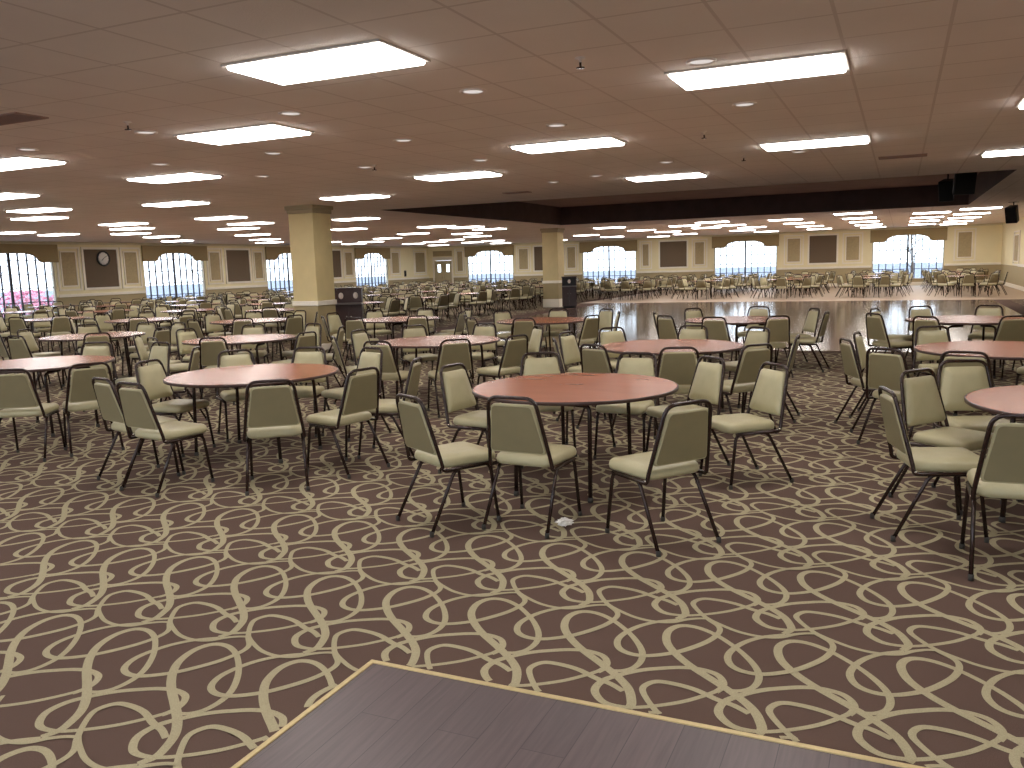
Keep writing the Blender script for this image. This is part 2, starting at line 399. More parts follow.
# ---- walls
WZ0, WZ1 = .32, 2.66
WIN_L = [(10.9, 14.3), (18.5, 21.92), (26.02, 29.43), (33.57, 37.0), (41.17, 44.6)]
WIN_F = [(-25.6, -22.33), (-17.72, -14.32), (-9.73, -6.26), (-1.4, 2.03)]
DOOR_F = (-28.05, -26.75, 2.1)
TH = .22
def wall(name, u0, u1, holes, loc, rz):
    bm = bmesh.new(); u = u0
    top = ZC + RZ + .1
    for a, b, z0, z1 in holes:
        add_box(bm, u, a, 0, TH, 0, top)
        if z0 > 0: add_box(bm, a, b, 0, TH, 0, z0)
        add_box(bm, a, b, 0, TH, z1, top); u = b
    add_box(bm, u, u1, 0, TH, 0, top)
    o = obj(name, bm, M['wall'], None, loc, rz); o['kind'] = 'structure'; return o
RL = PI / 2      # left wall: local x = +Y, local y = outward (-X)
wall('wall_left', YB, YF + TH, [(a, b, WZ0, WZ1) for a, b in WIN_L], (XL, 0, 0), RL)
wall('wall_far', XL, XR + TH, [(DOOR_F[0], DOOR_F[1], 0, DOOR_F[2])] + [(a, b, WZ0, WZ1) for a, b in WIN_F], (0, YF, 0), 0)
wall('wall_right', -YF, -YB, [], (XR, 0, 0), -PI / 2)
WIN_B = [(-3.4, 1.2), (3.0, 8.0), (10.0, 15.0), (17.0, 22.0), (23.5, 28.0)]
wall('wall_back', -XR - TH, -XL + TH, [(a, b, .25, 2.8) for a, b in WIN_B], (0, YB, 0), PI)

def trims():
    k = [2]
    def tr(u0, u1, z0, z1, d, loc, rz, m='white', nm=None):
        bm = bmesh.new(); add_box(bm, u0, u1, -d, 0, z0, z1, .008)
        k[0] += 0 if nm else 1
        struct(nm or 'trim_%d' % k[0], bm, M[m], None, loc, rz)
    spansL = []; u = YB
    for a, b in WIN_L: spansL.append((u, a - .05)); u = b + .05
    spansL.append((u, YF))
    for a, b in spansL: tr(a, b, .97, 1.08, .05, (XL, 0, 0), RL)
    spansF = []; u = DOOR_F[1] + .12
    for a, b in WIN_F: spansF.append((u, a - .05)); u = b + .05
    spansF.append((u, XR))
    for a, b in spansF: tr(a, b, .97, 1.08, .05, (0, YF, 0), 0)
    tr(YB, YF, 0, .17, .025, (XL, 0, 0), RL, nm='baseboard_left')
    tr(DOOR_F[1] + .12, XR, 0, .17, .025, (0, YF, 0), 0, nm='baseboard_far')
    tr(-YF, -YB, 0, .17, .025, (XR, 0, 0), -PI / 2, nm='baseboard_right')
    tr(-42.3, -30, .97, 1.08, .05, (XR, 0, 0), -PI / 2)
    tr(YB, YF, ZC - .09, ZC - .005, .05, (XL, 0, 0), RL, 'cream')
    tr(XL, XR, ZC - .09, ZC - .005, .05, (0, YF, 0), 0, 'cream')
trims()

# ---- windows
def make_window(k, a, b, wall_loc, rz, vname):
    w = b - a; uc = (a + b) / 2
    R = Matrix.Rotation(rz, 3, 'Z'); loc = Vector(wall_loc) + R @ Vector((uc, 0, 0))
    root = link('window_%d' % k, None, None, loc, rz); root['kind'] = 'structure'
    bm = bmesh.new(); h = w / 2
    add_box(bm, -h, -h + .06, .04, .14, WZ0, WZ1, .006); add_box(bm, h - .06, h, .04, .14, WZ0, WZ1, .006)
    add_box(bm, -h + .06, h - .06, .04, .14, WZ1 - .06, WZ1, .006); add_box(bm, -h - .05, h + .05, -.06, .14, WZ0, WZ0 + .05, .006)
    obj('window_frame', bm, M['frame_grey'], root)
    bm = bmesh.new(); n = 10
    for i in range(1, n):
        u = -h + w * i / n; t = .045 if i == n // 2 else .021
        add_box(bm, u - t, u + t, .06, .11, WZ0 + .05, WZ1 - .06)
    for z in (.85, 1.35, 1.85, 2.35):
        add_box(bm, -h + .06, h - .06, .075, .095, z - .014, z + .014)
    obj('muntins', bm, M['mullion'], root)
    bm = bmesh.new(); add_box(bm, -h + .06, h - .06, .112, .118, WZ0 + .05, WZ1 - .06); obj('pane', bm, M['glass'], root)
    # scalloped valance hung over the head of the window
    bm = bmesh.new(); hw = w / 2 + .1; prof = []
    def zb(u):
        q = abs(u) / (w * .30)
        if q < 1: return 2.33 + .30 * math.sqrt(1 - q * q) ** .9
        return 2.33 - .06 * min(1, (q - 1) / .12)
    us = [-hw + 2 * hw * i / 60 for i in range(61)]
    bot = [(u, zb(u)) for u in us]; top = [(u, ZC - .1) for u in us]
    for y in (-.13, -.11):
        pass
    F1 = [bm.verts.new((u, -.13, z)) for u, z in bot]; F2 = [bm.verts.new((u, -.13, z)) for u, z in top]
    B1 = [bm.verts.new((u, -.055, z)) for u, z in bot]; B2 = [bm.verts.new((u, -.055, z)) for u, z in top]
    for i in range(60):
        bm.faces.new((F1[i], F1[i + 1], F2[i + 1], F2[i])); bm.faces.new((B1[i + 1], B1[i], B2[i], B2[i + 1]))
        bm.faces.new((F1[i + 1], F1[i], B1[i], B1[i + 1])); bm.faces.new((F2[i], F2[i + 1], B2[i + 1], B2[i]))
    bm.faces.new((F1[0], F2[0], B2[0], B1[0])); bm.faces.new((F1[-1], B1[-1], B2[-1], F2[-1]))
    o = obj('valance', bm, M['valance'], None, loc, rz)
    tag(o, 'olive scalloped valance over the arched window ' + vname, 'valance', 'window valances')
k = 1
LN = ['off the left end', 'at the far left edge, left of the clock', 'just right of the clock', 'partly behind the near square pillar', 'left of the double doors']
for (a, b), nm in zip(WIN_L, LN): make_window(k, a, b, (XL, 0, 0), RL, nm); k += 1
FN = ['just right of the double doors', 'just right of the farther pillar', 'second from the right', 'nearest the right corner']
for (a, b), nm in zip(WIN_F, FN): make_window(k, a, b, (0, YF, 0), 0, nm); k += 1

# tall plain windows in the wall behind the camera
for a, b in WIN_B:
    root = link('window_%d' % k, None, None, (-(a + b) / 2, YB, 0), PI); root['kind'] = 'structure'; k += 1; h = (b - a) / 2
    bm = bmesh.new()
    for i in range(5):
        u = -h + .03 + (2 * h - .06) * i / 4; add_box(bm, u - .03, u + .03, .05, .12, .25, 2.8)
    add_box(bm, -h, h, .05, .12, .25, .31); add_box(bm, -h, h, .05, .12, 2.74, 2.8); add_box(bm, -h, h, .06, .11, 1.9, 1.95)
    obj('window_frame', bm, M['mullion'], root)
    bm = bmesh.new(); add_box(bm, -h, h, .082, .088, .28, 2.77); obj('pane', bm, M['glass'], root)
# ---- framed wall panels
def make_panel(a, b, z0, z1, wall_loc, rz, label, dark=False):
    uc = (a + b) / 2; h = (b - a) / 2
    R = Matrix.Rotation(rz, 3, 'Z'); loc = Vector(wall_loc) + R @ Vector((uc, 0, 0))
    t = thing('wall_panel', label, 'wall panel', loc, rz, 'framed wall panels')
    def ring(name, hw, za, zb_, wd, dp, m):
        bm = bmesh.new()
        add_box(bm, -hw, -hw + wd, -dp, 0, za, zb_, .006); add_box(bm, hw - wd, hw, -dp, 0, za, zb_, .006)
        add_box(bm, -hw + wd, hw - wd, -dp, 0, za, za + wd, .006); add_box(bm, -hw + wd, hw - wd, -dp, 0, zb_ - wd, zb_, .006)
        obj(name, bm, M[m], t)
    if dark:
        ring('frame', h, z0, z1, .09, .06, 'white')
        bm = bmesh.new(); add_box(bm, -h + .08, h - .08, -.03, 0, z0 + .08, z1 - .08, .004); obj('panel_field', bm, M['dark_field'], t)
    else:
        ring('frame', h, z0, z1, .07, .05, 'white')
        ring('inner_moulding', h - .15, z0 + .15, z1 - .15, .05, .05, 'white')
        bm = bmesh.new(); add_box(bm, -h + .19, h - .19, -.025, 0, z0 + .19, z1 - .19, .004); obj('panel_field', bm, M['field'], t)
PZ0, PZ1 = 1.2, 2.84
LP = [(15.0, 15.95), (16.1, 17.4), (17.5, 18.2)]
for (a, b, lab, dk) in [
    (22.0, 23.0, 'narrow olive panel in white moulding, left of the wall clock', 0),
    (23.08, 24.78, 'wide brown fabric panel in white frame holding the wall clock', 1),
    (24.86, 25.86, 'narrow olive panel in white moulding, right of the wall clock', 0),
    (29.55, 30.55, 'narrow olive panel, left of the dark panel near the square pillar', 0),
    (30.7, 32.4, 'wide dark panel between two windows, left of the near square pillar', 1),
    (32.5, 33.42, 'narrow olive panel, right of the dark panel near the square pillar', 0),
    (37.3, 38.2, 'narrow olive panel mostly hidden behind the near square pillar', 0),
    (38.35, 39.8, 'wide dark panel peeking out right of the near square pillar', 1),
    (39.95, 41.0, 'narrow tall panel just right of the near square pillar', 0),
    (44.8, 46.0, 'narrow tall panel just left of the black wall fixture', 0),
    (47.6, 49.2, 'narrow tall panel just left of the double doors', 0)]:
    make_panel(a, b, PZ0, PZ1, (XL, 0, 0), RL, lab, dk)
for (a, b, lab, dk) in [
    (-26.5, -25.72, 'narrow tall panel just right of the double doors', 0),
    (-22.1, -21.1, 'narrow panel left of the dark panel beside the farther pillar', 0),
    (-20.95, -19.4, 'dark panel partly hidden by the left side of the farther pillar', 1),
    (-18.85, -17.95, 'narrow panel just right of the farther pillar, above the cabinet', 0),
    (-14.1, -13.35, 'narrow olive panel left of the large central dark panel', 0),
    (-12.95, -11.2, 'large dark brown panel in white frame, middle of far wall', 1),
    (-11.0, -10.1, 'narrow olive panel right of the large central dark panel', 0),
    (-5.9, -4.85, 'narrow olive panel left of the rightmost dark panel', 0),
    (-4.65, -3.08, 'rightmost large olive-brown panel in white frame, far wall', 1),
    (-2.88, -1.85, 'narrow olive panel right of the rightmost dark panel', 0),
    (2.45, 3.45, 'narrow olive panel near the right corner of the hall', 0)]:
    make_panel(a, b, PZ0, PZ1, (0, YF, 0), 0, lab, dk)
make_panel(-44.2, -42.2, 1.0, 2.5, (XR, 0, 0), -PI / 2, 'tall olive panel on the right side wall beyond the corner', 0)

# ---- double doors in the far left corner
d = link('door_1', None, None, ((DOOR_F[0] + DOOR_F[1]) / 2, YF, 0), 0); d['kind'] = 'structure'
hw = (DOOR_F[1] - DOOR_F[0]) / 2
bm = bmesh.new()
for s in (-1, 1): add_box(bm, min(s * hw, s * (hw + .1)), max(s * hw, s * (hw + .1)), -.05, .02, 0, 2.2, .008)
add_box(bm, -hw, hw, -.05, .02, DOOR_F[2], 2.2, .008); add_box(bm, -hw - .1, hw + .1, -.05, 0, 2.2, 2.32, .01)
obj('door_frame', bm, M['white'], d)
for s in (-1, 1):
    bm = bmesh.new(); x0, x1 = (0.004, hw - .004) if s > 0 else (-hw + .004, -.004)
    px0, px1 = (x0 + .2, x1 - .2); z0, z1 = 1.35, 1.85
    add_box(bm, x0, px0, .06, .11, .01, 2.09); add_box(bm, px1, x1, .06, .11, .01, 2.09)
    add_box(bm, px0, px1, .06, .11, .01, z0); add_box(bm, px0, px1, .06, .11, z1, 2.09)
    lf = obj('door_leaf', bm, M['door'], d)
    bm = bmesh.new(); add_box(bm, px0, px1, .082, .088, z0, z1); obj('pane', bm, M['glass'], lf)
    bm = bmesh.new(); xh = .06 * s
    add_tube(bm, round_path([(xh, .06, .95), (xh, .01, .95), (xh, .01, 1.12), (xh, .06, 1.12)], .02), .012); obj('handle', bm, M['rivet'], lf)
bm = bmesh.new(); add_box(bm, -hw - .05, hw + .05, -.04, 0, 2.38, 2.72, .01); obj('transom_panel', bm, M['field'], d)

# ---- wall clock
t = thing('wall_clock', 'round white wall clock with dark rim on the brown panel', 'clock', (XL + .03, 24.05, 2.40), RL)
def to_wall(bm): bmesh.ops.rotate(bm, cent=(0, 0, 0), matrix=Matrix.Rotation(PI / 2, 3, 'X'), verts=bm.verts)
bm = bmesh.new(); add_lathe(bm, [(.24, 0), (.30, 0), (.31, .03), (.29, .055), (.25, .05), (.24, .02)], 40); to_wall(bm); obj('rim', bm, M['black'], t)
bm = bmesh.new(); add_lathe(bm, [(0, 0), (.25, 0), (.25, .022), (0, .022)], 40); to_wall(bm)
for k in range(12):
    a = k * PI / 6; add_tube(bm, [Vector((.20 * math.sin(a), -.024, .20 * math.cos(a))), Vector((.235 * math.sin(a), -.024, .235 * math.cos(a)))], .006, 4, mi=1)
obj('dial', bm, [M['paper'], M['black']], t)
for nm, a, l, r in (('minute_hand', 1.0, .19, .008), ('hour_hand', -2.3, .12, .011)):
    bm = bmesh.new(); add_tube(bm, [Vector((-.03 * math.sin(a), -.03, -.03 * math.cos(a))), Vector((l * math.sin(a), -.03, l * math.cos(a)))], r, 4); obj(nm, bm, M['black'], t)
# ---- small dark wall fixture left of the doors
t = thing('wall_phone', 'small black wall-mounted fixture left of the double doors', 'fixture', (XL, 46.5, 1.25), RL)
bm = bmesh.new(); add_box(bm, -.09, .09, -.06, 0, -.1, .28, .015); obj('body', bm, M['black'], t)
bm = bmesh.new(); add_box(bm, -.05, .05, -.09, -.06, -.05, .22, .02); obj('handset', bm, M['grille'], t)

# ---- square pillars
def pillar(x, y, s, label, rail_z, basez, rz=0):
    t = thing('pillar', label, 'pillar', (x, y, 0), rz, 'square pillars')
    h = s / 2
    bm = bmesh.new(); add_box(bm, -h, h, -h, h, basez, rail_z - .05, .012); obj('lower_shaft', bm, M['dado'], t)
    bm = bmesh.new(); add_box(bm, -h, h, -h, h, rail_z + .05, ZC - .16, .012); obj('shaft', bm, M['pillar'], t)
    bm = bmesh.new(); add_box(bm, -h - .025, h + .025, -h - .025, h + .025, rail_z - .05, rail_z + .05, .012); obj('rail', bm, M['white'], t)
    bm = bmesh.new(); add_box(bm, -h - .02, h + .02, -h - .02, h + .02, 0.005, basez, .012); obj('base', bm, M['white'], t)
    bm = bmesh.new(); add_box(bm, -h - .02, h + .02, -h - .02, h + .02, ZC - .16, ZC - .08, .01); add_box(bm, -h - .05, h + .05, -h - .05, h + .05, ZC - .08, ZC, .01)
    obj('crown', bm, M['crown'], t)
M['dado'] = mat('pillar_lower_paint', (162, 146, 108), .75, noise=.05, nscale=4)
M['pillar'] = mat('pillar_yellow_paint', (206, 188, 140), .75, noise=.05, nscale=3)
M['crown'] = mat('pillar_crown_paint', (160, 146, 116), .7, noise=.05, nscale=3)
pillar(-11.36, 14.83, .62, 'near square yellow pillar with a white rail, left of centre', 1.0, .14)
pillar(-12.28, 31.0, .64, 'farther square beige pillar beside the dark cabinet, mid hall', .98, .32)

# ---- dark service cabinets beside the pillars
def cabinet(x, y, w, hgt, rz, label, plates, hood='black'):
    t = thing('service_cabinet', label, 'cabinet', (x, y, 0), rz, 'service cabinets')
    h = w / 2; dp = .5
    bm = bmesh.new(); add_box(bm, -h, h, -.1, dp - .1, .07, hgt - .35, .012); obj('body', bm, M['wood_dark'], t)
    bm = bmesh.new(); add_box(bm, -h + .03, h - .03, -.06, dp - .14, .005, .07); obj('plinth', bm, M['black'], t)
    bm = bmesh.new()
    for s in (-1, 1): add_box(bm, s * h - (.03 if s > 0 else 0), s * h + (.03 if s < 0 else 0), .0, dp - .1, hgt - .35, hgt - .02)
    add_box(bm, -h + .03, h - .03, dp - .15, dp - .1, hgt - .35, hgt - .02); obj('hood_sides', bm, M['wood_dark'], t)
    bm = bmesh.new(); add_box(bm, -h + .03, h - .03, .0, .03, hgt - .33, hgt - .03); hd = obj('hood_front', bm, M[hood], t)
    for u in plates:
        bm = bmesh.new(); add_lathe(bm, [(0, -.006), (.052, -.006), (.056, 0), (.052, .008), (0, .008)], 24)
        for v in bm.verts: v.co.y *= 1.35
        to_wall(bm)
        for v in bm.verts: v.co += Vector((u, -.004, hgt - .17))
        obj('oval_plate', bm, M['disc'], hd)
    bm = bmesh.new(); add_box(bm, -h - .02, h + .02, -.03, dp - .08, hgt - .02, hgt + .015, .008); obj('hood_top', bm, M['wood_dark'], t)
    bm = bmesh.new(); add_box(bm, -h - .01, h + .01, -.34, .0, hgt - .37, hgt - .335, .008); obj('tray_shelf', bm, M['tray'], t)
    for s in (-1, 1):
        bm = bmesh.new(); add_box(bm, .006 if s > 0 else -h + .015, h - .015 if s > 0 else -.006, -.118, -.1, .1, hgt - .42, .006); dr = obj('door', bm, M['wood_dark'], t)
        bm = bmesh.new(); add_lathe(bm, [(0, 0), (.014, 0), (.018, .02), (0, .026)], 12); to_wall(bm)
        for v in bm.verts: v.co += Vector((s * .05, -.118, (hgt - .4) * .7))
        obj('knob', bm, M['rivet'], dr)
cabinet(-11.85, 16.75, .62, 1.24, math.radians(30), 'dark maroon cabinet with two pale ovals beside near square pillar', (-.17, .17), 'wood_dark')
cabinet(-11.3, 30.1, .54, 1.17, math.radians(20), 'dark wooden cabinet with one pale oval beside the farther pillar', (.0,))

# ------------------------------------------------------------------ ceiling fixtures
def light_mesh():
    fr = bmesh.new()
    for x0, x1, y0, y1 in ((-.61, -.585, -.305, .305), (.585, .61, -.305, .305), (-.585, .585, -.305, -.28), (-.585, .585, .28, .305)):
        add_box(fr, x0, x1, y0, y1, -.014, 0)
    df = bmesh.new(); add_box(df, -.585, .585, -.28, .28, -.036, -.004, .012)
    return mesh('frame', fr, M['lightframe']), mesh('diffuser', df, M['diffuser'])
LF, LD = light_mesh()
NL = [(-3.46, 4.79, 'nearest large lit ceiling panel at upper left of the picture'), (-.99, 6.61, 'large lit ceiling panel at the upper right of the picture'),
      (-5.86, 6.71, 'lit ceiling panel left of and behind the nearest one'), (-3.5, 9.37, 'lit ceiling panel at upper centre, straight above the farther pillar'),
      (-.98, 11.05, 'lit ceiling panel behind the large upper right one'), (-6.03, 11.47, 'lit ceiling panel left of centre, between two round downlights'),
      (-3.49, 13.84, 'lit ceiling panel just before the recess, right of centre'), (1.56, 9.3, 'lit ceiling panel cut by the right edge, upper one'),
      (1.6, 13.8, 'lit ceiling panel at the right edge, lower one'), (-9.2, 9.06, 'lit ceiling panel left of the near pillar, third row back'),
      (-9.28, 13.5, 'lit ceiling panel just right of the near pillar top'), (-9.45, 6.82, 'lit ceiling panel cut by the left edge, above the clock')]
OFF = [(-3.48, .2), (-.98, 2.05), (-5.9, 2.1), (-9.2, 2.2), (1.42, 4.75), (1.42, .2), (-8.4, -.6), (-12.6, 0.), (-12.6, 4.6), (-16.5, 2.3), (-16.5, 7.), (-20.5, 4.6), (-20.5, 9.3), (-24.5, 2.3), (-24.5, 7.), (-24.5, 11.8), (-20.5, .0)]
CL = [('row above the wall clock', [(-18.1, 16.0), (-19.7, 17.7), (-22.0, 19.7), (-23.3, 22.15), (-25.9, 25.4)], 1),  # farthest panels of most rows are extras, added to brighten the walls
      ('row right of the clock', [(-12.5, 12.3), (-14.95, 16.1), (-16.15, 18.5), (-18.2, 20.3), (-20.9, 24.0), (-23.6, 27.8), (-25.9, 30.8)], 1),
      ('row at the left edge', [(-13.2, 9.3), (-15.35, 11.6), (-17.35, 13.1), (-23.0, 16.5), (-23.4, 18.25)], 1),
      ('row touching the near pillar', [(-13.2, 19.2), (-16.6, 23.65), (-20.5, 27.0), (-24.6, 33.4), (-25.8, 37.2)], 1),
      ('row above the far double doors', [(-14.0, 24.95), (-13.6, 26.3), (-17.4, 29.15), (-20.6, 32.3), (-23.6, 35.5), (-20.3, 37.7), (-22.3, 39.5), (-24.6, 41.2), (-25.6, 45.8)], 1.2),
      ('row left of the farther pillar', [(-13.8, 28.56), (-16.2, 31.4), (-17.4, 34.75), (-20.1, 42.0), (-21.9, 43.1), (-18.0, 46.0), (-22.0, 47.0)], 1.2),
      ('row right of the farther pillar', [(-10.4, 32.3), (-10.3, 36.5), (-10.0, 39.9), (-14.0, 39.8), (-14.0, 43.9), (-10.2, 44.4), (-12.3, 47.0)], 1.4),
      ('row above the large central panel', [(-6.3, 31.7), (-7.8, 33.8), (-6.3, 35.4), (-7.6, 37.0), (-6.0, 38.9), (-7.0, 42.6), (-6.4, 46.2)], 1.25),
      ('row above the rightmost brown panel', [(-3.84, 32.6), (-3.79, 36.6), (-3.77, 40.9), (-3.75, 45.6)], 1.5),
      ('row left of the rightmost window', [(-1.46, 30.2), (-1.43, 34.3), (-1.40, 38.2), (-1.38, 42.4), (-1.3, 46.5)], 1.5),
      ('row above the rightmost window', [(.90, 32.5), (.86, 36.6), (.86, 40.4), (.86, 45.0)], 1.45),
      ('row nearest the right wall', [(2.25, 31.0), (2.25, 34.9), (2.25, 38.7), (2.25, 42.8), (2.25, 46.8)], 1.45)]
def ceiling_light(x, y, lab, sx=1.):
    t = thing('ceiling_light', lab, 'ceiling light', (x, y, ZC), 0, 'fluorescent ceiling panels')
    for o in (link('frame', LF, t), link('diffuser', LD, t)): o.scale = (sx, 1, 1)
for x, y, lab in NL: ceiling_light(x, y, lab)
for x, y in OFF: ceiling_light(x, y, 'lit ceiling panel outside the picture, over the near hall')
for nm, L, sx in CL:
    for i, (x, y) in enumerate(sorted(L, key=lambda p: p[0] ** 2 + p[1] ** 2)): ceiling_light(x, y, 'small distant lit ceiling panel, %s nearest of the %s' % (ordinal(i), nm), .97)

def disc_mesh():
    a = bmesh.new(); add_lathe(a, [(.105, 0), (.105, -.006), (.09, -.012), (.078, -.008), (.075, 0)], 28)
    b = bmesh.new(); add_lathe(b, [(.077, -.004), (.05, -.008), (0, -.009)], 28)
    return mesh('trim_ring', a, M['disc']), mesh('lens', b, M['lens'])
DR, DLn = disc_mesh()
DPOS = [(-1.29, 6.1), (-1.3, 7.96), (-3.07, 6.14), (-3.0, 9.55), (-3.12, 8.05), (-4.81, 6.11), (-6.57, 7.99), (-6.54, 6.14), (-4.85, 8.01), (-4.96, 10.07), (-6.53, 9.77), (-8.24, 9.76), (-5.31, 13.5), (-4.4, 13.0), (-8.27, 7.94), (-8.34, 6.24), (-3.0, 11.9), (-1.25, 11.9), (-6.7, 11.8)]
DP = sorted(DPOS, key=lambda p: (round(p[1] / 2), p[0]))
cnt = {}
for (x, y) in DP:
    rr = round(y / 2); q = cnt.get(rr, 0); cnt[rr] = q + 1
for i, (x, y) in enumerate(DP):
    rr = round(y / 2); q = [p for p in DP if round(p[1] / 2) == rr].index((x, y))
    rn = sorted(cnt).index(rr)
    t = thing('downlight', 'small round ceiling downlight, %s from left in %s row' % (ordinal(q), ordinal(rn)), 'downlight', (x, y, ZC), 0, 'round recessed downlights')
    link('trim_ring', DR, t); link('lens', DLn, t)
def sprinkler_mesh():
    a = bmesh.new(); add_lathe(a, [(.035, .004), (.035, -.006), (.012, -.01), (.01, -.03), (0, -.03)], 16)
    b = bmesh.new(); add_lathe(b, [(.008, -.03), (.008, -.06), (.03, -.062), (.03, -.066), (0, -.068)], 12)
    return mesh('escutcheon', a, M['disc']), mesh('head', b, M['metal'])
SE, SH = sprinkler_mesh()
for x, y, lab in [(-1.98, 5.57, 'dark sprinkler head hanging from the ceiling at upper centre'), (-6.25, 5.67, 'dark sprinkler head at upper left beside a round downlight'),
                  (-1.96, 9.42, 'small sprinkler head between the two centre-right light panels'), (-6.31, 9.66, 'small sprinkler head left of the centre ceiling panels'),
                  (-1.95, 11.9, 'tiny sprinkler head just ahead of the dark ceiling recess')]:
    t = thing('ceiling_sprinkler', lab, 'sprinkler', (x, y, ZC), 0, 'ceiling sprinklers'); link('escutcheon', SE, t); link('head', SH, t)
for x, y, w, dd, lab in [(-.02, 13.45, .62, .3, 'dark ceiling vent slot at right, before the recess'), (-6.95, 5.0, .75, .3, 'dark ceiling vent grille at the upper left edge'), (-6.6, 14.9, .5, .25, 'small dark ceiling vent near the centre light panel')]:
    t = thing('ceiling_vent', lab, 'vent', (x, y, ZC), 0, 'ceiling vents')
    bm = bmesh.new()
    for x0, x1, y0, y1 in ((-w / 2, -w / 2 + .03, -dd / 2, dd / 2), (w / 2 - .03, w / 2, -dd / 2, dd / 2), (-w / 2 + .03, w / 2 - .03, -dd / 2, -dd / 2 + .03), (-w / 2 + .03, w / 2 - .03, dd / 2 - .03, dd / 2)): add_box(bm, x0, x1, y0, y1, -.012, 0)
    obj('vent_frame', bm, M['recess'], t)
    bm = bmesh.new(); n = 9
    for i in range(n):
        yy = -dd / 2 + .03 + (dd - .06) * (i + .5) / n; add_box(bm, -w / 2 + .03, w / 2 - .03, yy - .008, yy + .006, -.011, -.003)
    obj('louvres', bm, M['recess'], t)
    bm = bmesh.new(); add_box(bm, -w / 2 + .02, w / 2 - .02, -dd / 2 + .02, dd / 2 - .02, -.003, 0); obj('backing', bm, M['black'], t)
def loudspeaker(loc, rz, label, s=1., top=ZC):
    t = thing('ceiling_loudspeaker', label, 'loudspeaker', loc, rz, 'hanging black loudspeakers')
    def B(*a):
        b = bmesh.new(); add_box(b, *a); return b
    bm = bmesh.new(); add_box(bm, -.2 * s, .2 * s, -.17 * s, .17 * s, -.3 * s, .3 * s, .02)
    for v in bm.verts:
        if v.co.y > 0: v.co.x *= .7
    bmesh.ops.rotate(bm, cent=(0, 0, 0), matrix=Matrix.Rotation(.3, 3, 'X'), verts=bm.verts); obj('cabinet', bm, M['black'], t)
    bm = bmesh.new(); add_box(bm, -.18 * s, .18 * s, -.185 * s, -.172 * s, -.28 * s, .28 * s, .004)
    bmesh.ops.rotate(bm, cent=(0, 0, 0), matrix=Matrix.Rotation(.3, 3, 'X'), verts=bm.verts); obj('grille', bm, M['grille'], t)
    bm = bmesh.new(); add_tube(bm, [Vector((0, .03, .2 * s)), Vector((0, .03, top - loc[2]))], .018, 8); add_box(bm, -.1, .1, -.07, .13, top - loc[2] - .012, top - loc[2]); obj('bracket', bm, M['metal'], t)
loudspeaker((2.86, 28.3, 2.68), math.radians(-30), 'black loudspeaker hung from the ceiling near the right wall', .78)
loudspeaker((1.15, 20.6, 3.2), math.radians(10), 'black loudspeaker inside the dark ceiling recess at right', 1.05, ZC + RZ)
loudspeaker((.95, 23.0, 3.12), math.radians(-15), 'black loudspeaker farther in the ceiling recess, left of another', .8, ZC + RZ)

# ------------------------------------------------------------------ chair prototype (faces +Y, origin under the seat)
LEAN = math.atan2(.105, .44)
def chair_parts(lo=False):
    """bmesh makers for every part of one chair"""
    sd = 5 if lo else 8; nn = 2 if lo else 5
    parts = []
    def bmf(fn):
        b = bmesh.new(); fn(b); return b
    so = rounded_outline([(-.205, -.20), (.205, -.20), (.218, .225), (-.218, .225)], .075, 2 if lo else 6)
    parts.append(('seat', bmf(lambda b: add_pad(b, so, [(.02, .408), (.004, .418), (0, .436), (.006, .458), (.022, .472)], .012, Matrix.Identity(4))), 'vinyl'))
    # back cushion in a leaning plane: local u = x, v = up the back, n = forward
    mt = Matrix.Translation((0, -.205, .42)) @ Matrix(((1, 0, 0, 0), (0, -math.sin(LEAN), math.cos(LEAN), 0), (0, math.cos(LEAN), math.sin(LEAN), 0), (0, 0, 0, 1)))
    bo = rounded_outline([(-.198, .085), (.198, .085), (.143, .412), (-.143, .412)], .03, 2 if lo else 5)
    parts.append(('backrest', bmf(lambda b: add_pad(b, bo, [(.006, -.014), (.0, -.008), (0, .008), (.008, .020)], .008, mt)), 'vinyl'))
    if True:
        bi = rounded_outline([(-.186, .097), (.186, .097), (.134, .402), (-.134, .402)], .026, 5)
        parts.append(('back_panel', bmf(lambda b: add_pad(b, bi, [(0, -.0185), (0, -.012)], .0, mt)), 'vinyl_shaded'))
    T = lambda u, v: tuple(mt @ Vector((u, v, 0)))
    def bf(b):
        pts = [(-.208, .15, .398), (-.222, -.205, .40), T(-.218, .03), T(-.162, .455), T(.162, .455), T(.218, .03), (.222, -.205, .40), (.208, .15, .398)]
        add_tube(b, round_path(pts, .07, nn), .0125, sd)
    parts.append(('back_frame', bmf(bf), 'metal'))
    for s in (-1, 1):
        parts.append(('leg', bmf(lambda b: add_tube(b, round_path([(s * .2, .05, .397), (s * .205, .155, .397), (s * .218, .205, .012)], .05, nn), .0115, sd)), 'metal'))
        parts.append(('leg', bmf(lambda b: add_tube(b, round_path([(s * .2, .0, .397), (s * .205, -.11, .397), (s * .225, -.31, .012)], .06, nn), .0115, sd)), 'metal'))
    return parts
def tip_bm(x, y):
    b = bmesh.new(); add_lathe(b, [(0, 0), (.0145, 0), (.0145, .028), (.011, .034)], 8, (x, y, .0)); return b
proto = link('banquet_chair', None)
legs_tip = [(-1, .205), (-1, -.31), (1, .205), (1, -.31)]; li = 0
for nm, b, m in chair_parts():
    o = obj(nm, b, M[m], proto)
    if nm == 'leg':
        s, yy = legs_tip[li]; li += 1
        obj('foot_cap', tip_bm(s * (.218 if yy > 0 else .225), yy), M['rubber'], o)
    if nm == 'back_frame':
        for s in (-1, 1):
            b = bmesh.new(); add_lathe(b, [(0, -.004), (.012, -.004), (.012, .004), (0, .006)], 10, (s * .224, -.2, .415)); obj('bolt', b, M['rivet'], o)
